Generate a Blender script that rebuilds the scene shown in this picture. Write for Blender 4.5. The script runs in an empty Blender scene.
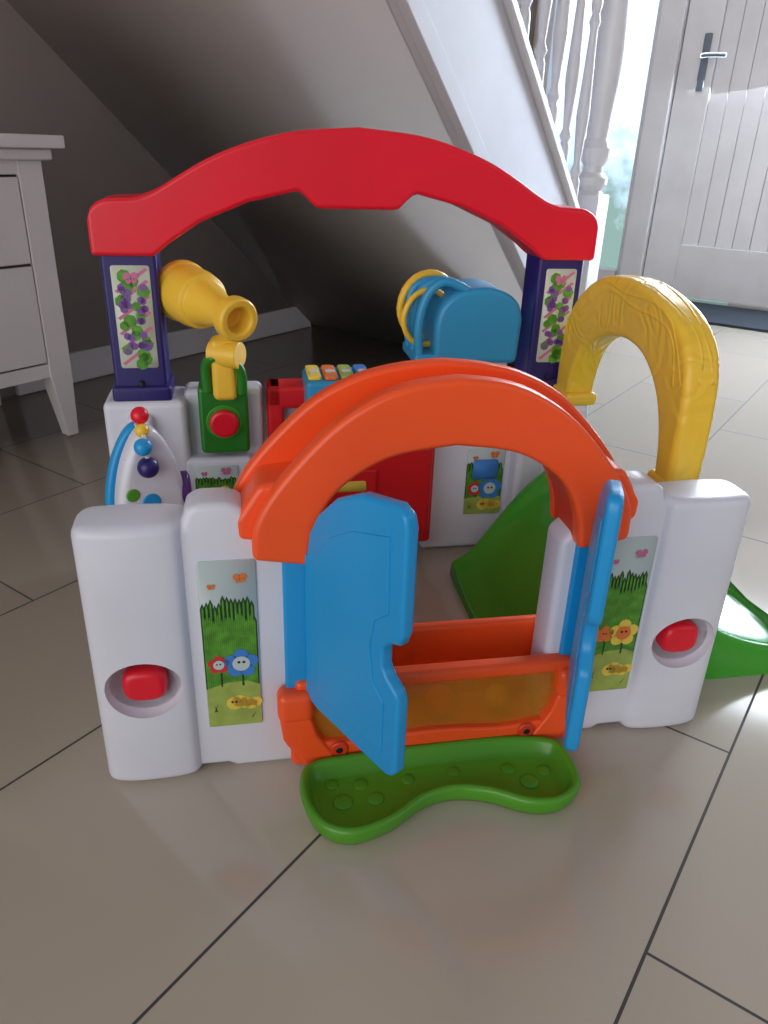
import bpy, bmesh, math, random
from mathutils import Vector, Matrix
random.seed(3)
sc=bpy.context.scene
sc.view_settings.view_transform='Standard'
sc.view_settings.exposure=0.0

# ---------------------------------------------------------------- materials
def lin(c):
    r=[]
    for v in c:
        v/=255.0
        r.append(v/12.92 if v<=.04045 else ((v+.055)/1.055)**2.4)
    return (r[0],r[1],r[2],1)
def mat(name,rgb,rough=.35,spec=.5,var=.05,scale=6,trans=0,metal=0,bump=0,bscale=80,emit=None,wave=0):
    m=bpy.data.materials.new(name); m.use_nodes=True
    nt=m.node_tree; b=nt.nodes['Principled BSDF']
    c=lin(rgb)
    n=nt.nodes.new('ShaderNodeTexNoise'); n.inputs['Scale'].default_value=scale; n.inputs['Detail'].default_value=3
    tc=nt.nodes.new('ShaderNodeTexCoord'); nt.links.new(tc.outputs['Object'],n.inputs['Vector'])
    r=nt.nodes.new('ShaderNodeValToRGB')
    r.color_ramp.elements[0].position=.3; r.color_ramp.elements[1].position=.7
    r.color_ramp.elements[0].color=tuple(x*(1-var) for x in c[:3])+(1,)
    r.color_ramp.elements[1].color=tuple(min(1,x*(1+var)) for x in c[:3])+(1,)
    nt.links.new(n.outputs['Fac'],r.inputs['Fac']); nt.links.new(r.outputs['Color'],b.inputs['Base Color'])
    b.inputs['Roughness'].default_value=rough
    b.inputs['Specular IOR Level'].default_value=spec
    b.inputs['Transmission Weight'].default_value=trans
    b.inputs['Metallic'].default_value=metal
    if bump or wave:
        if wave:
            n2=nt.nodes.new('ShaderNodeTexNoise'); n2.inputs['Scale'].default_value=wave; n2.inputs['Detail'].default_value=1
            n2.inputs['Distortion'].default_value=1.2
            mm=nt.nodes.new('ShaderNodeMath'); mm.operation='PINGPONG'; mm.inputs[1].default_value=.06
            nt.links.new(n2.outputs['Fac'],mm.inputs[0])
            m2=nt.nodes.new('ShaderNodeMath'); m2.operation='MULTIPLY'; m2.inputs[1].default_value=16
            nt.links.new(mm.outputs[0],m2.inputs[0]); src=m2.outputs[0]; dist=.0035; stg=.32
        else:
            n2=nt.nodes.new('ShaderNodeTexNoise'); n2.inputs['Scale'].default_value=bscale; src=n2.outputs['Fac']; dist=.002; stg=bump
        nt.links.new(tc.outputs['Object'],n2.inputs['Vector'])
        bp=nt.nodes.new('ShaderNodeBump'); bp.inputs['Strength'].default_value=stg; bp.inputs['Distance'].default_value=dist
        nt.links.new(src,bp.inputs['Height']); nt.links.new(bp.outputs['Normal'],b.inputs['Normal'])
    if emit:
        b.inputs['Emission Color'].default_value=c; b.inputs['Emission Strength'].default_value=emit
    return m
WHITE=mat('white_plastic',(218,220,232),.34,bump=.06,bscale=220)
RED=mat('red_plastic',(226,14,42),.32)
REDD=mat('red_door_plastic',(216,24,34),.36)
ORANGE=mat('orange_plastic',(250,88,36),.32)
ORDK=mat('orange_recess_shade',(214,58,28),.4)  # darker copy of the orange, recess shade put into the colour
AMBER=mat('amber_translucent',(255,186,70),.12,trans=.75,var=.12,scale=12)
BLUE=mat('blue_plastic',(24,150,216),.34)
BLUE2=mat('blue_hood_plastic',(44,146,196),.36)
NAVY=mat('navy_plastic',(36,26,100),.36)
YEL=mat('yellow_plastic',(240,194,60),.36,bump=.05,bscale=100)
YELW=mat('yellow_woodgrain_plastic',(240,196,58),.38,wave=8)
GREEN=mat('green_plastic',(62,156,40),.18)
GREEND=mat('dark_green_plastic',(40,122,34),.3)
GREENL=mat('light_green_plastic',(80,152,34),.3)
PURP=mat('purple_plastic',(80,40,120),.35)
INK=mat('black_ink',(20,20,24),.5)
TRIM=mat('white_gloss_paint',(206,204,208),.35)
STRM=mat('stringer_paint',(184,180,184),.5)
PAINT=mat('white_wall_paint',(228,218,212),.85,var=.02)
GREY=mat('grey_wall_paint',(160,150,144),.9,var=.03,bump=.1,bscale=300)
CABW=mat('cabinet_white_paint',(204,198,198),.42,var=.02)
GAP=mat('shadow_gap_dark',(70,66,66),.8)
STEEL=mat('brushed_steel',(104,112,124),.42,metal=.6)
MATM=mat('dark_doormat',(52,56,62),1.0,spec=.05,bump=.5,bscale=200)
D_BG=mat('decal_cream',(206,214,196),.45)
D_SKY=mat('decal_pale_blue',(190,206,206),.45)
D_GR=mat('decal_grass',(84,150,44),.45,var=.3,scale=90)
D_GRD=mat('decal_dark_leaf',(26,70,30),.45,var=.3,scale=90)
D_GRL=mat('decal_lime',(156,176,84),.45,var=.15,scale=60)
D_YE=mat('decal_yellow',(232,204,80),.45)
D_OR=mat('decal_orange',(226,120,50),.45)
D_BL=mat('decal_blue',(60,130,210),.45)
D_RE=mat('decal_red',(206,50,60),.45)
D_PU=mat('decal_purple',(124,84,160),.45)
D_PK=mat('decal_pink',(200,110,150),.45)

# ---------------------------------------------------------------- helpers
TH=math.radians(34.47)
ROOMROT=math.pi/2-TH
def link(ob,parent=None):
    sc.collection.objects.link(ob)
    if parent is not None: ob.parent=parent
    return ob
def empty(name,loc=(0,0,0),rz=0):
    e=bpy.data.objects.new(name,None); e.empty_display_size=.1
    e.location=loc; e.rotation_euler=(0,0,rz); return link(e)
def finish(bm,name,m,parent,smooth=True,bev=0,seg=3,wn=True,sub=0,angle=35):
    bmesh.ops.recalc_face_normals(bm,faces=bm.faces)
    me=bpy.data.meshes.new(name); bm.to_mesh(me); bm.free()
    if m: me.materials.append(m)
    for p in me.polygons: p.use_smooth=smooth
    ob=bpy.data.objects.new(name,me); link(ob,parent)
    if bev:
        b=ob.modifiers.new('bevel','BEVEL'); b.width=bev; b.segments=seg; b.limit_method='ANGLE'; b.angle_limit=math.radians(angle)
    if sub:
        s=ob.modifiers.new('sub','SUBSURF'); s.levels=sub; s.render_levels=sub
    if bev and wn:
        w=ob.modifiers.new('wn','WEIGHTED_NORMAL'); w.keep_sharp=False; w.weight=90
    return ob
def m3(axis,p,q,t):
    return {'y':(p,t,q),'z':(p,q,t),'x':(t,p,q)}[axis]
def prism(name,pts,axis,lo,hi,m,parent,bev=.005,seg=3,angle=35,wn=True):
    bm=bmesh.new()
    a=[bm.verts.new(m3(axis,p,q,lo)) for p,q in pts]
    b=[bm.verts.new(m3(axis,p,q,hi)) for p,q in pts]
    n=len(pts)
    bm.faces.new(a); bm.faces.new(b[::-1])
    for i in range(n):
        j=(i+1)%n; bm.faces.new((a[i],a[j],b[j],b[i]))
    return finish(bm,name,m,parent,bev=bev,seg=seg,angle=angle,wn=wn)
def resample(pts,n):
    d=[0]
    for a,b in zip(pts,pts[1:]): d.append(d[-1]+math.hypot(b[0]-a[0],b[1]-a[1]))
    out=[];k=0
    for i in range(n+1):
        t=d[-1]*i/n
        while k<len(d)-2 and d[k+1]<t: k+=1
        f=(t-d[k])/max(d[k+1]-d[k],1e-9)
        out.append((pts[k][0]+(pts[k+1][0]-pts[k][0])*f,pts[k][1]+(pts[k+1][1]-pts[k][1])*f))
    return out
def band_pairs(name,O,I,axis,lo,hi,m,parent,bev,seg,angle):
    bm=bmesh.new(); V=[]
    for (a,b),(c,d) in zip(O,I):
        V.append([bm.verts.new(m3(axis,a,b,lo)),bm.verts.new(m3(axis,a,b,hi)),bm.verts.new(m3(axis,c,d,hi)),bm.verts.new(m3(axis,c,d,lo))])
    for p,q in zip(V,V[1:]):
        for k in range(4):
            l=(k+1)%4; bm.faces.new((p[k],p[l],q[l],q[k]))
    bm.faces.new(V[0]); bm.faces.new(V[-1][::-1])
    return finish(bm,name,m,parent,bev=bev,seg=seg,angle=angle)
def band(name,outer,inner,axis,lo,hi,m,parent,bev=.006,seg=3,n=36,angle=50):
    return band_pairs(name,resample(outer,n),resample(inner,n),axis,lo,hi,m,parent,bev,seg,angle)
def box(name,x0,x1,y0,y1,z0,z1,m,parent,bev=.004,seg=3):
    return prism(name,[(x0,y0),(x1,y0),(x1,y1),(x0,y1)],'z',z0,z1,m,parent,bev,seg)
def cr(pts,n=6,closed=False):
    out=[];N=len(pts)
    rng=range(N if closed else N-1)
    for i in rng:
        if closed: p0,p1,p2,p3=[pts[(i+k)%N] for k in (-1,0,1,2)]
        else: p0,p1,p2,p3=pts[max(i-1,0)],pts[i],pts[i+1],pts[min(i+2,N-1)]
        for k in range(n):
            t=k/n
            out.append(tuple(.5*((2*p1[d])+(-p0[d]+p2[d])*t+(2*p0[d]-5*p1[d]+4*p2[d]-p3[d])*t*t+(-p0[d]+3*p1[d]-3*p2[d]+p3[d])*t**3) for d in range(len(p1))))
    if not closed: out.append(tuple(pts[-1]))
    return out
def orient(ob,p,d):
    d=Vector(d).normalized()
    ob.matrix_local=Matrix.Translation(Vector(p))@d.to_track_quat('Z','Y').to_matrix().to_4x4()
def lathe(name,prof,p,d,m,parent,seg=40,bev=0):
    bm=bmesh.new(); rings=[]
    for r,h in prof:
        rings.append([bm.verts.new((r*math.cos(2*math.pi*i/seg),r*math.sin(2*math.pi*i/seg),h)) for i in range(seg)])
    for a,b in zip(rings,rings[1:]):
        for i in range(seg):
            j=(i+1)%seg; bm.faces.new((a[i],a[j],b[j],b[i]))
    bm.faces.new(rings[0][::-1]); bm.faces.new(rings[-1])
    ob=finish(bm,name,m,parent,bev=bev or .0015,seg=2,angle=30)
    orient(ob,p,d); return ob
def sphere(name,p,r,m,parent,sq=(1,1,1)):
    bm=bmesh.new(); bmesh.ops.create_uvsphere(bm,u_segments=32,v_segments=20,radius=r)
    bmesh.ops.scale(bm,vec=sq,verts=bm.verts); bmesh.ops.translate(bm,vec=p,verts=bm.verts)
    return finish(bm,name,m,parent)
def tube(name,pts,r,m,parent,n=8,seg=14,radii=None,closed=False):
    P=[Vector(q) for q in (cr(pts,n,closed) if n>1 else pts)]
    bm=bmesh.new(); rings=[];N=len(P);up=Vector((0.13,.27,.95))
    for i,q in enumerate(P):
        if closed: d=(P[(i+1)%N]-P[i-1]).normalized()
        else: d=(P[min(i+1,N-1)]-P[max(i-1,0)]).normalized()
        s=d.cross(up).normalized(); t=s.cross(d)
        rr=r if radii is None else radii[0]+(radii[1]-radii[0])*i/(N-1)
        rings.append([bm.verts.new(q+s*rr*math.cos(2*math.pi*k/seg)+t*rr*math.sin(2*math.pi*k/seg)) for k in range(seg)])
    pairs=list(zip(rings,rings[1:]))
    if closed: pairs.append((rings[-1],rings[0]))
    for a,b in pairs:
        for i in range(seg):
            j=(i+1)%seg; bm.faces.new((a[i],a[j],b[j],b[i]))
    if not closed: bm.faces.new(rings[0][::-1]); bm.faces.new(rings[-1])
    return finish(bm,name,m,parent)
def carve(ob,cuts):
    tmp=[]
    for c,rad in cuts:
        bm=bmesh.new(); bmesh.ops.create_uvsphere(bm,u_segments=40,v_segments=24,radius=1)
        bmesh.ops.scale(bm,vec=rad,verts=bm.verts); bmesh.ops.translate(bm,vec=c,verts=bm.verts)
        me=bpy.data.meshes.new('cut'); bm.to_mesh(me); bm.free()
        for p in me.polygons: p.use_smooth=True
        o=bpy.data.objects.new('cut',me); link(o,ob.parent); tmp.append(o)
        md=ob.modifiers.new('bool','BOOLEAN'); md.object=o; md.operation='DIFFERENCE'; md.solver='EXACT'
    bpy.context.view_layer.update()
    dg=bpy.context.evaluated_depsgraph_get()
    me=bpy.data.meshes.new_from_object(ob.evaluated_get(dg))
    ob.modifiers.clear(); ob.data=me
    for o in tmp: bpy.data.objects.remove(o)
    me.set_sharp_from_angle(angle=math.radians(38))
def flat(name,polys,y,m,parent,axis='y'):
    bm=bmesh.new()
    for poly in polys:
        vs=[bm.verts.new(m3(axis,p,q,y)) for p,q in poly]
        try: bm.faces.new(vs)
        except Exception: pass
    me=bpy.data.meshes.new(name); bm.normal_update()
    for f in bm.faces:
        if axis=='y' and f.normal.y>0: f.normal_flip()
    bm.to_mesh(me); bm.free(); me.materials.append(m)
    return link(bpy.data.objects.new(name,me),parent)
def disc(cx,cz,r,n=16,sx=1): return [(cx+sx*r*math.cos(2*math.pi*i/n),cz+r*math.sin(2*math.pi*i/n)) for i in range(n)]
def flower(cx,cz,r):
    return [disc(cx+r*.62*math.cos(k*math.pi*2/5+.3),cz+r*.62*math.sin(k*math.pi*2/5+.3),r*.45,12) for k in range(5)]
def rrect(x0,x1,z0,z1,r,n=5):
    out=[]
    for cx,cz,a0 in ((x1-r,z1-r,0),(x0+r,z1-r,90),(x0+r,z0+r,180),(x1-r,z0+r,270)):
        for k in range(n+1):
            a=math.radians(a0+90*k/n); out.append((cx+r*math.cos(a),cz+r*math.sin(a)))
    return out
def butterfly(cx,cz,s):
    return [disc(cx-s*.5,cz+s*.3,s*.5,10),disc(cx+s*.5,cz+s*.35,s*.5,10),disc(cx-s*.35,cz-s*.35,s*.36,10),disc(cx+s*.4,cz-s*.3,s*.36,10)]
def garden_decal(tag,x0,x1,z0,z1,y,parent,fl):
    w=x1-x0;h=z1-z0
    prism('print_'+tag,rrect(x0,x1,z0,z1,.004),'y',y-.0012,y+.001,D_SKY,parent,bev=0)
    e=y-.0016
    back=[];blades=[]
    nb=13
    for i in range(nb):
        for row in (0,1):
            bx=x0+w*(.05+.92*(i+.5*row)/nb)
            if bx+w*.05>x1: continue
            zt=z0+h*((.80,.72)[row]*(.93+.07*random.random())); zb2=z0+h*.25
            back.append([(bx-w*.042,zb2),(bx+w*.042,zb2),(bx+w*.042,zt-h*.02),(bx,zt+h*.012),(bx-w*.042,zt-h*.02)])
            blades.append([(bx-w*.016,zb2),(bx+w*.016,zb2),(bx+w*.016,zt-h*.03),(bx,zt-h*.005),(bx-w*.016,zt-h*.03)])
    flat('print_grass_back_'+tag,back,e,D_GRD,parent)
    flat('print_grass_'+tag,blades,e-.0003,D_GR,parent)
    hill=[(x0+.001,z0+.001),(x1-.001,z0+.001),(x1-.001,z0+h*.26),(x0+w*.75,z0+h*.29),(x0+w*.4,z0+h*.285),(x0+.001,z0+h*.25)]
    flat('print_meadow_'+tag,[hill],e-.0006,D_GRL,parent)
    f2=e-.0009
    flat('print_butterfly_'+tag,butterfly(x0+w*.72,z0+h*.90,w*.12)+butterfly(x0+w*.22,z0+h*.86,w*.07),f2,D_OR if fl else D_PK,parent)
    flat('print_stems_'+tag,[[(x0+w*.66,z0+h*.26),(x0+w*.70,z0+h*.26),(x0+w*.70,z0+h*.42),(x0+w*.66,z0+h*.42)],[(x0+w*.28,z0+h*.26),(x0+w*.31,z0+h*.26),(x0+w*.31,z0+h*.40),(x0+w*.28,z0+h*.40)],[(x0+w*.12,z0+h*.1),(x0+w*.15,z0+h*.1),(x0+w*.2,z0+h*.16)],[(x0+w*.16,z0+h*.1),(x0+w*.19,z0+h*.1),(x0+w*.12,z0+h*.15)],[(x0+w*.8,z0+h*.05),(x0+w*.83,z0+h*.05),(x0+w*.9,z0+h*.09)]],f2+.0002,D_GRD,parent)
    flat('print_flower_'+tag,flower(x0+w*.66,z0+h*.40,w*.30),f2,D_BL if fl else D_YE,parent)
    flat('print_flower_small_'+tag,flower(x0+w*.26,z0+h*.40,w*.19),f2,D_RE if fl else D_OR,parent)
    flat('print_flower_face_'+tag,[disc(x0+w*.66,z0+h*.40,w*.16),disc(x0+w*.26,z0+h*.40,w*.10)],f2-.0003,D_SKY if fl else D_OR,parent)
    cat=[disc(x0+w*(.5+.1*k),z0+h*(.15+.012*math.sin(k*1.6)),w*(.15-.010*k),14) for k in range(5)]
    flat('print_caterpillar_'+tag,cat,f2,D_YE,parent)
    flat('print_caterpillar_stripes_'+tag,[disc(x0+w*(.60+.1*k),z0+h*(.15+.012*math.sin((k+1)*1.6)),w*.03,8,.5) for k in range(4)],f2-.0004,D_OR,parent)
    flat('print_dots_'+tag,[disc(x0+w*.46,z0+h*.16,w*.025,8),disc(x0+w*.53,z0+h*.16,w*.025,8),disc(x0+w*.62,z0+h*.41,w*.028,8),disc(x0+w*.71,z0+h*.41,w*.028,8),disc(x0+w*.23,z0+h*.405,w*.018,8),disc(x0+w*.29,z0+h*.405,w*.018,8)],f2-.0006,INK,parent)
def fruit_decal(tag,x0,x1,z0,z1,y,parent):
    w=x1-x0;h=z1-z0
    prism('print_'+tag,rrect(x0,x1,z0,z1,.004),'y',y-.0012,y+.001,D_BG,parent,bev=0)
    e=y-.0016
    rnd=random.Random(5)
    flat('print_trellis_'+tag,[[(x0+w*.05,z0+h*q),(x0+w*.12,z0+h*q-.003),(x1-w*.05,z0+h*(q+.2)),(x1-w*.12,z0+h*(q+.2)+.003)] for q in (.05,.2,.35,.5,.65,.76)],e,D_PK,parent)
    flat('print_leaves_'+tag,[disc(x0+w*rnd.uniform(.2,.8),z0+h*(k+.9)/21,w*rnd.uniform(.12,.19),7) for k in range(19)],e-.0003,D_GR,parent)
    flat('print_grapes_'+tag,[disc(x0+w*(.3+.42*(k%2))+w*rnd.uniform(-.12,.12),z0+h*rnd.choice((.2,.25,.3,.5,.55,.6,.7,.78))+w*rnd.uniform(-.1,.1),w*.10,10) for k in range(28)],e-.0006,D_PU,parent)
    flat('print_butterfly_'+tag,butterfly(x0+w*.5,z0+h*.88,w*.2),e-.0009,D_PK,parent)

# ================================================================= ROOM
H=2.45
def room_box(name,a0,a1,b0,b1,z0,z1,m,bev=0,parent=None):
    ob=box(name,a0,a1,b0,b1,z0,z1,m,parent,bev=bev)
    if parent is None: ob.rotation_euler=(0,0,ROOMROT)
    return ob
fm=bpy.data.materials.new('porcelain_floor_tiles'); fm.use_nodes=True
nt=fm.node_tree; b=nt.nodes['Principled BSDF']
tc=nt.nodes.new('ShaderNodeTexCoord'); mp=nt.nodes.new('ShaderNodeMapping')
mp.inputs['Location'].default_value=(7.0-.572,.3525*20-.0555,0)
nt.links.new(tc.outputs['Object'],mp.inputs['Vector'])
br=nt.nodes.new('ShaderNodeTexBrick'); br.offset=.5; br.offset_frequency=2; br.squash=1
br.inputs['Scale'].default_value=1; br.inputs['Brick Width'].default_value=.7; br.inputs['Row Height'].default_value=.3525
br.inputs['Mortar Size'].default_value=.0018; br.inputs['Mortar Smooth'].default_value=.1
br.inputs['Color1'].default_value=lin((182,170,155)); br.inputs['Color2'].default_value=lin((188,176,161)); br.inputs['Mortar'].default_value=lin((62,58,56))
nt.links.new(mp.outputs['Vector'],br.inputs['Vector'])
nz=nt.nodes.new('ShaderNodeTexNoise'); nz.inputs['Scale'].default_value=3; nz.inputs['Detail'].default_value=5
nt.links.new(tc.outputs['Object'],nz.inputs['Vector'])
mx=nt.nodes.new('ShaderNodeMix'); mx.data_type='RGBA'; mx.blend_type='MULTIPLY'; mx.inputs['Factor'].default_value=.2
nt.links.new(br.outputs['Color'],mx.inputs['A'])
rp=nt.nodes.new('ShaderNodeValToRGB'); rp.color_ramp.elements[0].color=(.8,.8,.8,1); rp.color_ramp.elements[1].color=(1,1,1,1)
nt.links.new(nz.outputs['Fac'],rp.inputs['Fac']); nt.links.new(rp.outputs['Color'],mx.inputs['B'])
nt.links.new(mx.outputs['Result'],b.inputs['Base Color'])
rr=nt.nodes.new('ShaderNodeMapRange'); rr.inputs['To Min'].default_value=.14; rr.inputs['To Max'].default_value=.8
nt.links.new(br.outputs['Fac'],rr.inputs['Value']); nt.links.new(rr.outputs['Result'],b.inputs['Roughness'])
b.inputs['Specular IOR Level'].default_value=.7
room_box('floor',-2.5,4.6,-2.6,2.3,-.05,0,fm)
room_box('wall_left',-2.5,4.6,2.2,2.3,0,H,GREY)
room_box('baseboard_left',1.2,2.56,2.18,2.2,0,.095,TRIM,bev=.003)
w=empty('wall_back',rz=ROOMROT)
box('pier_left',4.5,4.6,2.12,2.2,0,H,PAINT,w,0)
box('header',4.5,4.6,-2.6,2.2,2.1,H,PAINT,w,0)
box('pier_right',4.5,4.6,-2.6,-.3,0,2.1,PAINT,w,0)
d=empty('door_1',rz=ROOMROT)
box('frame_left',4.46,4.58,1.38,1.50,0,2.1,TRIM,d,.006)
box('frame_right',4.46,4.58,.38,.50,0,2.1,TRIM,d,.006)
box('frame_head',4.46,4.58,.50,1.38,2.02,2.1,TRIM,d,.006)
box('stile_left',4.5,4.56,1.20,1.375,.02,2.02,TRIM,d,.004)
box('stile_right',4.5,4.56,.505,.68,.02,2.02,TRIM,d,.004)
box('rail_bottom',4.5,4.56,.68,1.20,.02,.29,TRIM,d,.004)
box('rail_mid',4.5,4.56,.68,1.20,1.42,1.48,TRIM,d,.004)
box('rail_top',4.5,4.56,.68,1.20,1.94,2.02,TRIM,d,.004)
for i in range(6):
    b0=.68+i*.52/6
    box('board_%d'%i,4.515,4.55,b0+.001,b0+.52/6-.001,.29,1.42,TRIM,d,.003)
GLOW=mat('daylight_glazing',(214,232,255),.2,emit=18,var=.0)
box('glazing',4.52,4.54,.68,1.20,1.48,1.94,GLOW,d,0)
box('handle_plate',4.485,4.5,1.235,1.27,1.02,1.27,STEEL,d,.004)
tube('handle_lever',[(4.49,1.252,1.17),(4.44,1.252,1.17),(4.435,1.21,1.172),(4.44,1.14,1.17)],.010,STEEL,d)
wn=empty('window_1',rz=ROOMROT)
box('frame_a',4.5,4.58,1.50,1.53,0,2.1,TRIM,wn,.004); box('frame_b',4.5,4.58,2.09,2.12,0,2.1,TRIM,wn,.004)
box('sill',4.48,4.58,1.53,2.09,0,.12,TRIM,wn,.004); box('head',4.5,4.58,1.53,2.09,2.05,2.1,TRIM,wn,.004)
gm=bpy.data.materials.new('garden_daylight'); gm.use_nodes=True
g=gm.node_tree; gb=g.nodes['Principled BSDF']
tcg=g.nodes.new('ShaderNodeTexCoord'); sx=g.nodes.new('ShaderNodeSeparateXYZ'); g.links.new(tcg.outputs['Object'],sx.inputs[0])
ng=g.nodes.new('ShaderNodeTexNoise'); ng.inputs['Scale'].default_value=9; ng.inputs['Detail'].default_value=6; g.links.new(tcg.outputs['Object'],ng.inputs['Vector'])
ad=g.nodes.new('ShaderNodeMath'); ad.operation='MULTIPLY_ADD'; ad.inputs[1].default_value=.9; g.links.new(ng.outputs['Fac'],ad.inputs[0]); g.links.new(sx.outputs['Z'],ad.inputs[2])
rg=g.nodes.new('ShaderNodeValToRGB'); rg.color_ramp.elements[0].position=.35; rg.color_ramp.elements[0].color=lin((104,128,124)); rg.color_ramp.elements[1].position=.58; rg.color_ramp.elements[1].color=lin((188,214,242))
mrg=g.nodes.new('ShaderNodeMapRange'); mrg.inputs['From Max'].default_value=2.4; g.links.new(ad.outputs[0],mrg.inputs['Value']); g.links.new(mrg.outputs['Result'],rg.inputs['Fac'])
g.links.new(rg.outputs['Color'],gb.inputs['Emission Color']); gb.inputs['Emission Strength'].default_value=2.2
gb.inputs['Base Color'].default_value=(.02,.03,.02,1)
room_box('garden_backdrop',5.0,5.02,1.0,3.0,-.1,2.6,gm)
wn2=empty('window_2',rz=ROOMROT)
box('frame_a',4.5,4.58,.35,.38,0,2.1,TRIM,wn2,.004); box('frame_b',4.5,4.58,-.3,-.27,0,2.1,TRIM,wn2,.004)
box('sill',4.48,4.58,-.27,.35,0,.12,TRIM,wn2,.004)
box('glazing',4.53,4.55,-.27,.35,.12,2.1,GLOW,wn2,0)
dm=room_box('doormat',3.92,4.44,.2,1.18,0.0,.012,MATM,bev=.003)

# staircase
st=empty('staircase',rz=ROOMROT)
k=.849; A0=2.58
def sz(a): return (A0-a)*k
AT=-.25
prism('soffit',[(A0,0),(AT,sz(AT)),(AT,sz(AT)+.05),(A0-.02,.06)],'y',1.02,2.195,PAINT,st,bev=0)
prism('stringer',[(A0,0.0),(AT,sz(AT)-.0),(AT,sz(AT)+.40),(A0-.05,.04*k+.40),(A0,.30)],'y',.985,1.025,STRM,st,bev=.002)
prism('stringer_lower_edge',[(A0-.02,.0),(AT,sz(AT)-.02),(AT,sz(AT)+.045),(A0-.02,.06)],'y',.965,.99,STRM,st,bev=.003)
prism('stringer_cap',[(A0-.02,.415),(AT,sz(AT)+.40),(AT,sz(AT)+.435),(A0-.02,.445)],'y',.965,1.045,TRIM,st,bev=.004)
for i in range(10):
    a=A0-.05-i*.2238; z=.19*(i+1)+.16
    box('tread_%d'%i,a-.25,a+.02,1.03,2.19,z-.03,z,TRIM,st,.004)
    box('riser_%d'%i,a-.012,a,1.03,2.19,z-.19,z-.03,TRIM,st,.0)
for i in range(20):
    a=A0-.14-i*.112; zb=sz(a)+.43
    pr=[(.016,0),(.016,.10),(.011,.115),(.018,.13),(.010,.15),(.014,.20),(.020,.28),(.015,.40),(.011,.50),(.017,.52),(.011,.54),(.016,.56),(.016,.74)]
    lathe('baluster_%d'%i,pr,(a,1.005,zb-.01),(0,0,1),TRIM,st,seg=14)
prism('handrail',[(A0,.43+.70),(AT,sz(AT)+.43+.70),(AT,sz(AT)+.43+.76),(A0,.43+.76)],'y',.975,1.035,TRIM,st,bev=.01)
box('newel_base',A0-.05,A0+.05,.955,1.055,0,.60,TRIM,st,.004)
lathe('newel_turning',[(.05,0),(.036,.015),(.05,.035),(.05,.055),(.034,.07),(.032,.09),(.046,.11),(.05,.14),(.034,.17),(.036,.22),(.047,.32),(.05,.40),(.044,.50),(.036,.60),(.046,.62),(.046,.64)],(A0,1.005,.595),(0,0,1),TRIM,st,seg=32)
box('newel_top',A0-.05,A0+.05,.955,1.055,1.23,1.5,TRIM,st,.004)
sphere('newel_cap',(A0,1.005,1.53),.05,TRIM,st)

# cabinet
cb=empty('chest_of_drawers',rz=ROOMROT)
R1=1.118;L1=.36;F=1.757;BK=2.175
box('top',L1-.045,R1+.045,F-.035,BK,.69,.718,CABW,cb,.004)
box('top_moulding',L1-.02,R1+.02,F-.018,BK,.665,.69,CABW,cb,.006)
box('body',L1+.01,R1-.01,F+.015,BK,.17,.665,CABW,cb,.002)
for (q0,q1,s) in ((R1-.06,R1,1),(L1,L1+.06,-1)):
    box('stile%d'%s,q0,q1,F,F+.05,.165,.665,CABW,cb,.002)
    for yy in (F,BK-.05):
        bm=bmesh.new()
        t=[(q0,yy),(q1,yy),(q1,yy+.05),(q0,yy+.05)]
        bt=[((q1-.030) if s>0 else q0,yy+.01),(q1 if s>0 else q0+.030,yy+.01),(q1 if s>0 else q0+.030,yy+.04),((q1-.030) if s>0 else q0,yy+.04)]
        va=[bm.verts.new((x,y,.17)) for x,y in t]; vb=[bm.verts.new((x,y,0)) for x,y in bt]
        bm.faces.new(va); bm.faces.new(vb[::-1])
        for i in range(4): bm.faces.new((va[i],va[(i+1)%4],vb[(i+1)%4],vb[i]))
        finish(bm,'leg',CABW,cb,bev=.002)
box('rail_bottom',L1+.05,R1-.05,F+.005,F+.04,.165,.20,CABW,cb,.002)
box('rail_top',L1+.05,R1-.05,F+.005,F+.04,.635,.665,CABW,cb,.002)
box('shadow_gap',L1+.05,R1-.05,F+.012,F+.02,.20,.635,GAP,cb,0)
for i,(z0,z1) in enumerate(((.204,.436),(.442,.63))):
    box('drawer_%d'%i,L1+.062,R1-.062,F+.002,F+.03,z0,z1,CABW,cb,.003)
    sphere('knob_%d'%i,((L1+R1)/2,F-.012,(z0+z1)/2),.014,CABW,cb)

# ================================================================= PLAYSET
T=empty('activity_garden_playset',loc=(.06,.78,0),rz=math.radians(11))
def mirror(pts,c): return [(2*c-x,z) for x,z in pts][::-1]
wl=[(-.388,0),(-.33,0),(-.318,.006),(-.25,.006),(-.24,0),(-.155,0),(-.155,.30),(-.20,.345),(-.222,.366),(-.236,.370),(-.268,.370),(-.277,.362),(-.282,.345),(-.388,.345)]
pil=[(-.396,.02),(-.393,-.002),(-.376,-.011),(-.34,-.014),(-.30,-.011),(-.285,-.003),(-.278,.02),(-.279,.048),(-.31,.058),(-.375,.058),(-.394,.045)]
cuts={'left':(-.339,-.016,.142),'right':(.343,-.016,.146)}
for tag,c0 in (('left',None),('right',.001)):
    q=wl if c0 is None else mirror(wl,c0)
    pq=pil if c0 is None else [(2*c0-x,y) for x,y in pil][::-1]
    o=prism('front_wall_'+tag,q,'y',.0,.052,WHITE,T,.009,4,wn=False)
    carve(o,[(cuts[tag],(.045,.036,.039))])
    o=prism('front_pillar_'+tag,cr(pq,4,True),'z',0,.352,WHITE,T,.012,5,angle=60,wn=False)
    carve(o,[(cuts[tag],(.045,.036,.039))])
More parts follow.
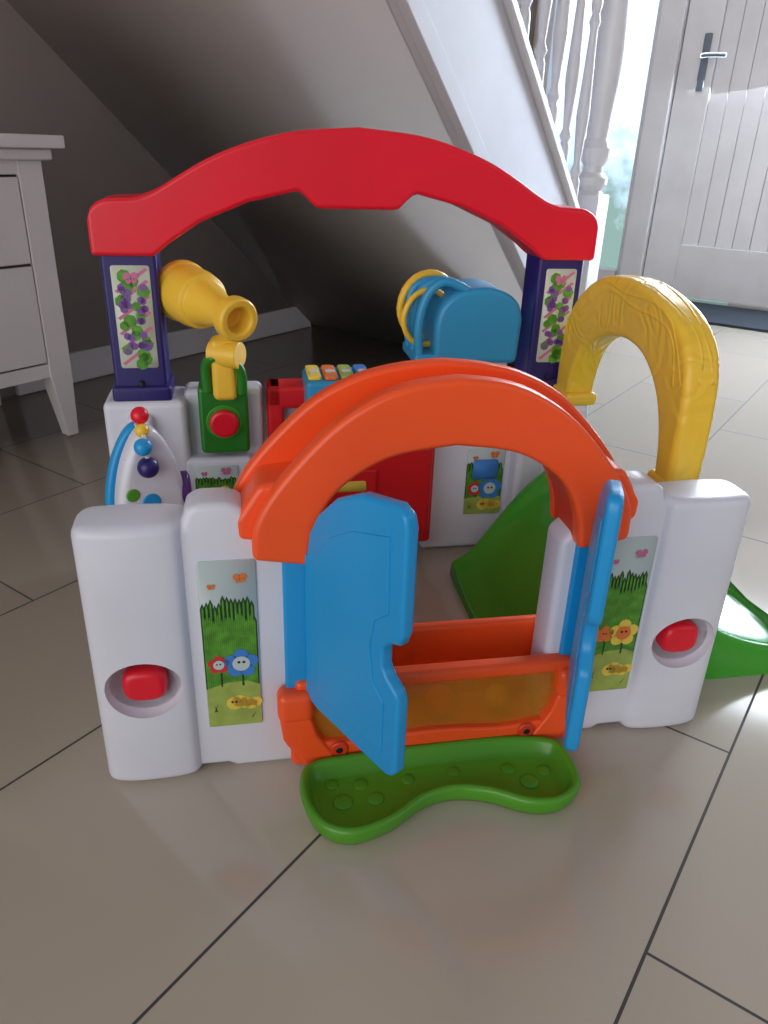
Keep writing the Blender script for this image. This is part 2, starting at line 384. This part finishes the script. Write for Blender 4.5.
for i,(cx,cz) in enumerate(((-.339,.142),(.343,.146))):
    prism('ball_%d'%i,cr([(cx+.027*math.cos(a)*(1+.06*math.cos(4*a+math.pi)),cz+.0235*math.sin(a)*(1+.06*math.cos(4*a+math.pi))) for a in [2*math.pi*j/16 for j in range(16)]],2,True),'y',-.008,.024,RED,T,.009,5,angle=60)
garden_decal('front_left',-.270,-.205,.07,.302,-.0005,T,True)
garden_decal('front_right',.216,.281,.07,.302,-.0005,T,False)
# ---- front orange arch
cx=.012
def full(h,c,n=6):
    q=cr(h,n); q=q+[(-x,z) for x,z in q[::-1][1:]]
    return [(x+c,z) for x,z in q]
ih=[(-.158,.298),(-.150,.345),(-.125,.388),(-.072,.422),(0,.434)]
outer=full([(-.240,.322),(-.241,.350),(-.214,.396),(-.153,.459),(-.100,.489),(-.05,.502),(0,.507)],cx)
inner=full(ih,cx)
outf=full([(-.220,.308),(-.217,.350),(-.189,.398),(-.137,.455),(-.092,.486),(-.05,.502),(0,.508)],cx)
band('gate_arch_front_rib',outf,inner,'y',-.020,.006,ORANGE,T,.007,4,n=44)
band('gate_arch_rear_rib',outer,inner,'y',.056,.078,ORANGE,T,.006,4,n=44)
mid=full([(-.205,.31),(-.20,.345),(-.172,.388),(-.124,.434),(-.082,.455),(-.045,.465),(0,.469)],cx)
band('gate_arch_web',mid,inner,'y',.0,.060,ORDK,T,.002,2,n=44)  # slot floor coloured darker to look shaded between the ribs
for s in (-1,1):
    prism('gate_arch_end',[(cx+s*x,z) for x,z in ((.165,.314),(.236,.325),(.237,.350),(.211,.390),(.165,.395))],'y',-.002,.074,ORANGE,T,.008,4)
box('hinge_post_left',-.176,-.146,-.012,.04,.11,.31,BLUE,T,.004)
box('hinge_post_right',.175,.200,-.006,.04,.11,.31,BLUE,T,.004)
def gatedoor(name,hx,hy,ang,length):
    e=bpy.data.objects.new(name,None); e.location=(hx,hy,0); e.rotation_euler=(0,0,ang); link(e,T)
    s=length/.165
    pr=[(0,.118),(0,.318),(.006,.345),(.022,.372),(.055,.403),(.095,.423),(.148,.432),(.162,.426),(.166,.412),(.166,.300),(.161,.286),(.148,.281),(.137,.270),(.137,.248),(.145,.238),(.158,.230),(.165,.220),(.165,.128),(.158,.117),(.15,.113),(.02,.113)]
    pr=[(x*s,z) for x,z in pr]
    prism('panel',pr,'y',-.008,.008,BLUE,e,.005,4,angle=50)
    inn=[(.022,.14),(.022,.315),(.045,.355),(.085,.38),(.143,.398),(.146,.315),(.125,.297),(.118,.262),(.125,.222),(.143,.207),(.143,.14)]
    prism('raised_inset',[(x*s,z) for x,z in inn],'y',-.0095,.0095,BLUE,e,.0014,2,angle=20)
    lathe('hinge_pin',[(.008,0),(.008,.20)],(0,0,.115),(0,0,1),BLUE,e,seg=16)
    return e
gatedoor('gate_door_left',-.144,-.018,math.atan2(-.135,.073),.165)
gatedoor('gate_door_right',.192,-.018,math.atan2(-.132,-.060),.152)
# ---- orange trough below gate
box('trough_back',-.16,.185,.066,.082,.02,.146,ORANGE,T,.006)
box('trough_floor',-.16,.185,.0,.07,.02,.035,ORANGE,T,.002)
box('trough_end_left',-.172,-.15,-.005,.082,.012,.14,ORANGE,T,.006)
box('trough_end_right',.175,.197,-.005,.082,.012,.14,ORANGE,T,.006)
box('trough_front_rim',-.165,.19,-.018,.004,.118,.138,ORANGE,T,.007,4)
box('trough_front_window',-.15,.175,-.012,-.006,.02,.125,AMBER,T,.002)
for i,(x,z,r) in enumerate(((-.08,.07,.018),(.03,.075,.020),(.11,.065,.017))):
    sphere('trough_ball_%d'%i,(x,.03,.035+r),r,(YEL,ORANGE,YEL)[i],T)
low=cr([(-.172,.02),(-.165,.012),(-.10,.010),(-.05,.018),(.012,.022),(.07,.018),(.12,.010),(.19,.012),(.197,.02)],4)
up=cr([(-.172,.05),(-.13,.046),(-.08,.042),(.012,.048),(.10,.042),(.15,.046),(.197,.05)],4)
band('trough_front_base',up,low,'y',-.022,-.006,ORANGE,T,.004,3,n=30)
for s,x in ((-1,-.165),(1,.19)):
    box('trough_bracket',x-.022,x+.022,-.030,.0,.085,.128,ORANGE,T,.01,4)
    band('trough_bracket_leg',[(x+s*.020,.09),(x+s*.016,.055),(x-s*.012,.012)],[(x-s*.018,.09),(x-s*.026,.06),(x-s*.05,.020)],'y',-.026,.0,ORANGE,T,.004,3,n=8)
for x in (-.112,.135):
    lathe('trough_hole',[(.010,0),(.012,.002),(.012,.004)],(x,-.0255,.034),(0,1,0),ORDK,T,seg=20)
    lathe('trough_hole_inner',[(.005,0),(.005,.003)],(x,-.0262,.034),(0,1,0),INK,T,seg=20)
# ---- green tray (bean shape)
bean=[(-.162,-.055),(-.161,-.098),(-.142,-.134),(-.107,-.147),(-.062,-.134),(-.02,-.108),(.02,-.100),(.06,-.110),(.10,-.132),(.14,-.136),(.172,-.114),(.178,-.07),(.165,-.035),(.10,-.022),(.0,-.022),(-.10,-.026),(-.145,-.032)]
bean=cr(bean,5,True)
def inset(pts,f):
    out=[]; n=len(pts)
    for i,(x,y) in enumerate(pts):
        ax,ay=pts[i-1]; bx,by=pts[(i+1)%n]; tx,ty=bx-ax,by-ay; l=math.hypot(tx,ty) or 1
        out.append((x-ty/l*f,y+tx/l*f))
    return out
def tray():
    bm=bmesh.new()
    levels=[(0.006,.0),(.002,.006),(-.002,.024),(.000,.028),(.005,.029),(.009,.025),(.012,.012),(.020,.008)]
    rings=[]
    for off,z in levels:
        rings.append([bm.verts.new((x,y,z)) for x,y in inset(bean,off)])
    n=len(bean)
    for a,b2 in zip(rings,rings[1:]):
        for i in range(n):
            j=(i+1)%n; bm.faces.new((a[i],a[j],b2[j],b2[i]))
    bm.faces.new(rings[0][::-1]); bm.faces.new(rings[-1])
    return finish(bm,'green_tray',GREENL,T)
tray()
for (x,y,r) in ((-.115,-.085,.012),(-.09,-.06,.009),(-.125,-.055,.008),(-.075,-.085,.010),(.12,-.085,.012),(.145,-.07,.009),(.10,-.06,.009),(-.03,-.06,.008),(.03,-.055,.008)):
    sphere('tray_pebble',(x,y,.0085),r,GREENL,T,(1,1,.25))
box('tray_tongue',-.11,.13,-.03,.0,.004,.024,GREENL,T,.006)

# ---- side walls
prism('side_wall_left',[(.045,0),(.53,0),(.53,.31),(.48,.31),(.44,.20),(.12,.20),(.08,.30),(.045,.31)],'x',-.40,-.36,WHITE,T,.01,3)
prism('side_wall_right_front',[(.045,0),(.17,0),(.17,.30),(.16,.315),(.09,.315),(.045,.33)],'x',.34,.388,WHITE,T,.01,3)
prism('side_wall_right_rear',[(.44,0),(.56,0),(.56,.33),(.45,.33),(.44,.31)],'x',.335,.385,WHITE,T,.01,3)
# ---- rear wall
box('rear_base_left',-.438,-.305,.50,.60,0,.328,WHITE,T,.012,4)
box('rear_panel_left',-.31,-.178,.53,.59,0,.338,WHITE,T,.01,4)
box('rear_step_left',-.318,-.20,.50,.54,0,.225,WHITE,T,.01,4)
garden_decal('rear_left',-.30,-.225,.11,.212,.4995,T,False)
box('rear_panel_right',.12,.315,.54,.59,0,.30,WHITE,T,.01,4)
box('rear_base_right',.285,.39,.50,.60,0,.335,WHITE,T,.012,4)
garden_decal('rear_right',.20,.275,.075,.212,.5395,T,True)
prism('blueprint_patch',rrect(.212,.262,.15,.19,.006),'y',.535,.5365,D_BL,T,bev=0)
for tag,x0,x1 in (('left',-.416,-.332),('right',.290,.370)):
    box('navy_post_'+tag,x0,x1,.515,.585,.335,.575,NAVY,T,.006)
    box('navy_post_foot_'+tag,x0-.005,x1+.005,.508,.592,.325,.352,NAVY,T,.006)
    fruit_decal('post_'+tag,x0+.014,x1-.012,.382,.542,.5145,T)
    lathe('post_bolt_'+tag,[(.005,0),(.005,.003)],((x0+x1)/2,.511,.356),(0,-1,0),INK,T,seg=12)
# red arch : columns paired by x
ux=[(-.418,.556),(-.325,.556),(-.30,.575),(-.25,.606),(-.175,.636),(-.098,.653),(-.088,.650),(-.068,.631),(-.058,.629),(0,.629)]
ux=ux+[(-x,z) for x,z in ux[::-1][1:]]
def zat(x,c):
    for (a,b1),(c1,d1) in zip(c,c[1:]):
        if a<=x<=c1 and c1>a: return b1+(d1-b1)*(x-a)/(c1-a)
    return c[-1][1]
xs=[-.420,-.413,-.405,-.395,-.385,-.375,-.36,-.345,-.335,-.326,-.315,-.30,-.29,-.275,-.26,-.25,-.235,-.22,-.205,-.19,-.175,-.16,-.14,-.12,-.108,-.098,-.090,-.079,-.068,-.058,-.045,-.03,-.015]
xs=xs+[0]+[-x for x in xs[::-1]]
top_c=[(-.420,.607),(-.413,.624),(-.405,.631),(-.395,.636),(-.385,.638),(-.36,.639),(-.345,.640),(-.325,.646),(-.312,.652)]+cr([(-.312,.652),(-.222,.700),(-.115,.733),(0,.744)],6)[1:]
top_c=top_c+[(-x,z) for x,z in top_c[::-1][1:]]
SX=.965
O=[(x*SX-.021,zat(x,top_c)) for x in xs]; I=[(x*SX-.021,zat(x,ux) if abs(x)<.418 else .556) for x in xs]
band_pairs('red_arch',O,I,'y',.505,.595,RED,T,.012,5,60)
# ---- telescope
P0=Vector((-.2096,.41,.478)); P1=Vector((-.300,.56,.496)); ax=(P1-P0)
lathe('telescope_tube',[(.012,.03),(.017,.028),(.019,.004),(.022,0),(.030,0),(.033,.004),(.033,.022),(.029,.028),(.024,.032),(.024,.05),(.029,.075),(.036,.10),(.036,.104),(.043,.108),(.046,.13),(.046,.165),(.049,.170),(.049,.182),(.044,.186),(.036,.186)],P0,ax,YEL,T)
lathe('telescope_cradle',[(.021,0),(.021,.050)],(-.256,.478,.415),(1,-.55,0),YEL,T,seg=28)
box('telescope_stand',-.258,-.220,.455,.50,.34,.44,YEL,T,.01)
tube('telescope_bracket',[(-.266,.478,.35),(-.268,.475,.39),(-.255,.462,.41),(-.225,.455,.405),(-.212,.46,.385),(-.212,.465,.35)],.008,GREEND,T)
box('telescope_base',-.285,-.203,.495,.56,.235,.352,GREEND,T,.008)
lathe('telescope_button',[(.021,0),(.024,.003),(.024,.010),(.019,.013)],(-.244,.494,.292),(0,-1,0),RED,T,seg=30)
lathe('telescope_button_ring',[(.030,0),(.030,.004)],(-.244,.497,.292),(0,-1,0),GREEN,T,seg=30)
# ---- red door + frame
box('red_frame_left',-.172,-.142,.515,.575,.03,.345,REDD,T,.008)
box('red_frame_right',.102,.132,.515,.575,.03,.345,REDD,T,.008)
box('red_frame_top',-.172,.132,.515,.575,.305,.345,REDD,T,.008)
box('door_backing',-.145,.105,.55,.58,.0,.31,WHITE,T,.003)
box('red_mail_door',-.110,.125,.50,.53,.055,.235,REDD,T,.01,4)
box('red_mail_flap',-.09,.02,.493,.502,.145,.195,REDD,T,.004)
prism('print_mail_flap',rrect(-.075,.0,.155,.175,.004),'y',.4915,.494,D_YE,T,bev=0)
# xylophone
box('xylophone_box',-.108,.005,.46,.56,.285,.368,BLUE2,T,.008)
for i,m in enumerate((D_YE,D_OR,D_GRL,D_BL)):
    x=-.093+i*.0275
    prism('xylophone_key',rrect(x-.011,x+.011,.47,.545,.006,3),'z',.368,.375,m,T,.002,2)
    lathe('key_ring',[(.008,0),(.008,.003)],(x,.50,.3745),(0,0,1),TRIM,T,seg=14)
    lathe('xylophone_peg',[(.006,0),(.006,.008)],(x,.462,.345),(0,-1,0),D_BL,T,seg=12)
# ---- blue hood
hood=[(.112,.386),(.260,.386),(.263,.46),(.254,.488),(.226,.508),(.19,.514),(.145,.505),(.119,.481),(.111,.45)]
prism('hood',hood[:2]+cr(hood[2:],4),'y',.49,.60,BLUE2,T,.010,4,angle=50)
def ring(name,c,R,r,rotz,m,sq=1):
    pts=[]
    for i in range(24):
        a=2*math.pi*i/24; x=R*sq*math.cos(a)
        pts.append((c[0]+x*math.cos(rotz),c[1]+x*math.sin(rotz),c[2]+R*math.sin(a)))
    return tube(name,pts,r,m,T,n=1,closed=True)
ring('wheel_rim',(.118,.585,.468),.055,.007,.3,YEL)
ring('wheel_rim_front',(.105,.53,.458),.046,.005,.3,YEL)
for j in range(3):
    tube('cage_bar_%d'%j,[(.165,.50+.035*j,.508),(.125,.50+.035*j,.522-.004*j),(.096-.004*j,.50+.035*j,.50),(.084-.003*j,.50+.035*j,.45),(.088,.50+.035*j,.39)],.0075,BLUE2,T)
box('cage_base',.078,.12,.49,.60,.384,.404,BLUE2,T,.006)
box('hood_pedestal',.12,.26,.53,.59,.29,.388,WHITE,T,.01)
# ---- bead clock on left side (teardrop bug with antenna beads)
e=bpy.data.objects.new('bead_clock',None); e.location=(-.350,.28,0); e.rotation_euler=(0,0,math.radians(24)); link(e,T)
td=cr([(-.048,.215),(-.052,.260),(-.040,.315),(-.020,.355),(.000,.370),(.018,.356),(.038,.312),(.046,.258),(.040,.215),(0,.200)],5,True)
prism('back_plate',[(x*1.0-.005,z-.004) for x,z in td],'y',.004,.022,BLUE,e,.006,3,angle=60)
prism('face',[(x*.97+.001,(z-.29)*.99+.290) for x,z in td],'y',-.032,.005,WHITE,e,.013,4,angle=60)
for q,(x,z,m) in enumerate(((-.030,.278,GREENL),(-.032,.248,YEL),(-.006,.262,BLUE))):
    lathe('face_spot_%d'%q,[(.010 if q<2 else .014,0),(.009 if q<2 else .013,.004)],(x,-.030,z),(0,-1,0),m,e,seg=20)
tube('wire',[(-.006,.002,.366),(-.008,-.025,.366),(-.008,-.042,.348),(-.008,-.034,.31)],.003,TRIM,e)
sphere('bead_red',(-.003,-.010,.382),.012,RED,e); sphere('bead_yellow',(-.007,-.026,.366),.0095,YEL,e)
sphere('bead_blue',(-.012,-.040,.348),.012,BLUE,e); sphere('bead_purple',(-.008,-.040,.318),.0145,NAVY,e)
lathe('knob_purple',[(.020,0),(.026,.006),(.026,.016),(.018,.02)],(.040,-.005,.262),(1,-.3,0),PURP,e)
box('stem',-.03,.03,-.01,.02,.15,.23,WHITE,e,.008)
# ---- yellow arch over slide
yo=[(.098,.318),(.098,.42),(.112,.490),(.16,.533),(.25,.556),(.33,.558),(.40,.545),(.46,.51),(.495,.465),(.507,.40),(.507,.335)]
yi=[(.140,.318),(.148,.37),(.168,.415),(.195,.445),(.236,.468),(.29,.475),(.345,.467),(.39,.450),(.425,.420),(.446,.37),(.450,.335)]
band('slide_arch',cr(yo,5),cr(yi,5),'x',.342,.392,YELW,T,.012,5,n=44,angle=60)
for j,(off) in enumerate((.014,.027)):
    pts=[]
    for i,(y,z) in enumerate(cr(yo,2)[3:-3]):
        cy,czz=.30,.38; vx,vz=cy-y,czz-z; l=math.hypot(vx,vz); f=off+.006*math.sin(i*1.3+j)
        pts.append((.3445,y+vx/l*f,z+vz/l*f))
    tube('arch_relief_%d'%j,pts,.0036,YELW,T,n=3,seg=8)
for j,x in enumerate((.360,.376)):
    pts=[]
    for i,(y,z) in enumerate(cr(yo,2)[3:-3]):
        cy,czz=.30,.38; vx,vz=cy-y,czz-z; l=math.hypot(vx,vz)
        pts.append((x+.004*math.sin(i*1.1+j*2),y+vx/l*.0028,z+vz/l*.0028))
    tube('arch_rim_relief_%d'%j,pts,.0036,YELW,T,n=3,seg=8)
box('arch_foot_front',.338,.396,.092,.150,.305,.328,YEL,T,.008)
box('arch_foot_rear',.338,.396,.440,.512,.322,.345,YEL,T,.008)
# ---- slide
st_x=[(.150,.010),(.185,.030),(.220,.078),(.265,.140),(.31,.182),(.355,.195),(.395,.170),(.43,.110),(.47,.060),(.53,.030),(.60,.012),(.655,.008)]
def slide():
    bm=bmesh.new(); rows=[]
    for i,(x,z) in enumerate(cr(st_x,3)):
        t_in=min(1,max(0,(.33-x)/.18)); t_out=min(1,max(0,(x-.39)/.07))
        y0=.130-.01*t_in-.048*t_out; y1=.430+.02*t_in+.02*t_out
        rail=.040*(1-t_in*.55)*(1-t_out*.4)
        sec=[(y0,0),(y0+.003,z*.5),(y0+.008,z+rail),(y0+.022,z+rail+.002),(y0+.038,z+.010),(y0+.07,z),(.27,z-.006),(y1-.07,z),(y1-.038,z+.010),(y1-.022,z+rail+.002),(y1-.008,z+rail),(y1-.003,z*.5),(y1,0)]
        rows.append([bm.verts.new((x,y,zz)) for y,zz in sec])
    for a,b2 in zip(rows,rows[1:]):
        for i in range(len(a)-1): bm.faces.new((a[i],a[i+1],b2[i+1],b2[i]))
    bm.faces.new(rows[0]); bm.faces.new(rows[-1][::-1])
    return finish(bm,'slide',GREEN,T,sub=1)
slide()

# ================================================================= LIGHT
wd=bpy.data.worlds.new('world'); sc.world=wd; wd.use_nodes=True
bg=wd.node_tree.nodes['Background']; bg.inputs['Color'].default_value=(.87,.86,.88,1); bg.inputs['Strength'].default_value=.31
def area(name,loc,target,sx,sy,power,col):
    l=bpy.data.lights.new(name,'AREA'); l.shape='RECTANGLE'; l.size=sx; l.size_y=sy; l.energy=power; l.color=col
    o=bpy.data.objects.new(name,l); o.location=loc
    o.rotation_euler=(Vector(target)-Vector(loc)).to_track_quat('-Z','Y').to_euler(); return link(o)
def rw(a,b_,z): return (.566*a-.8244*b_,.8244*a+.566*b_,z)
area('daylight_door',rw(4.35,.5,1.5),rw(1.0,.3,.1),1.6,1.4,95,(.80,.91,1))
area('fill_right',rw(1.3,-2.4,1.7),rw(1.1,.5,.2),1.8,1.2,6,(.88,.93,1))  # added fill lamp on the unseen right side, not an actual window
# added broad soft fill, low from behind the camera, to lift the stair underside
sl=bpy.data.lights.new('fill_rear','SUN'); sl.energy=1.9; sl.angle=math.radians(60); sl.color=(1,.965,.94)
so=bpy.data.objects.new('fill_rear',sl); so.location=rw(-2.4,.2,1.4)
so.rotation_euler=(Vector(rw(1,.12,0))+Vector((0,0,-.10))).to_track_quat('-Z','Y').to_euler(); link(so)

# ================================================================= CAMERA
p=math.radians(25.62); r=math.radians(2.06)
Fv=Vector((0,math.cos(p),-math.sin(p))); U=Vector((0,math.sin(p),math.cos(p))); R=Vector((1,0,0))
R2=R*math.cos(r)+U*math.sin(r); U2=-R*math.sin(r)+U*math.cos(r)
M=Matrix((R2,U2,-Fv)).transposed().to_4x4(); M.translation=Vector((0,0,.72))
cam=bpy.data.cameras.new('camera'); co=bpy.data.objects.new('camera',cam); link(co)
co.matrix_world=M; cam.sensor_fit='VERTICAL'; cam.sensor_height=24; cam.lens=763/1024*24; cam.clip_start=.02
sc.camera=co
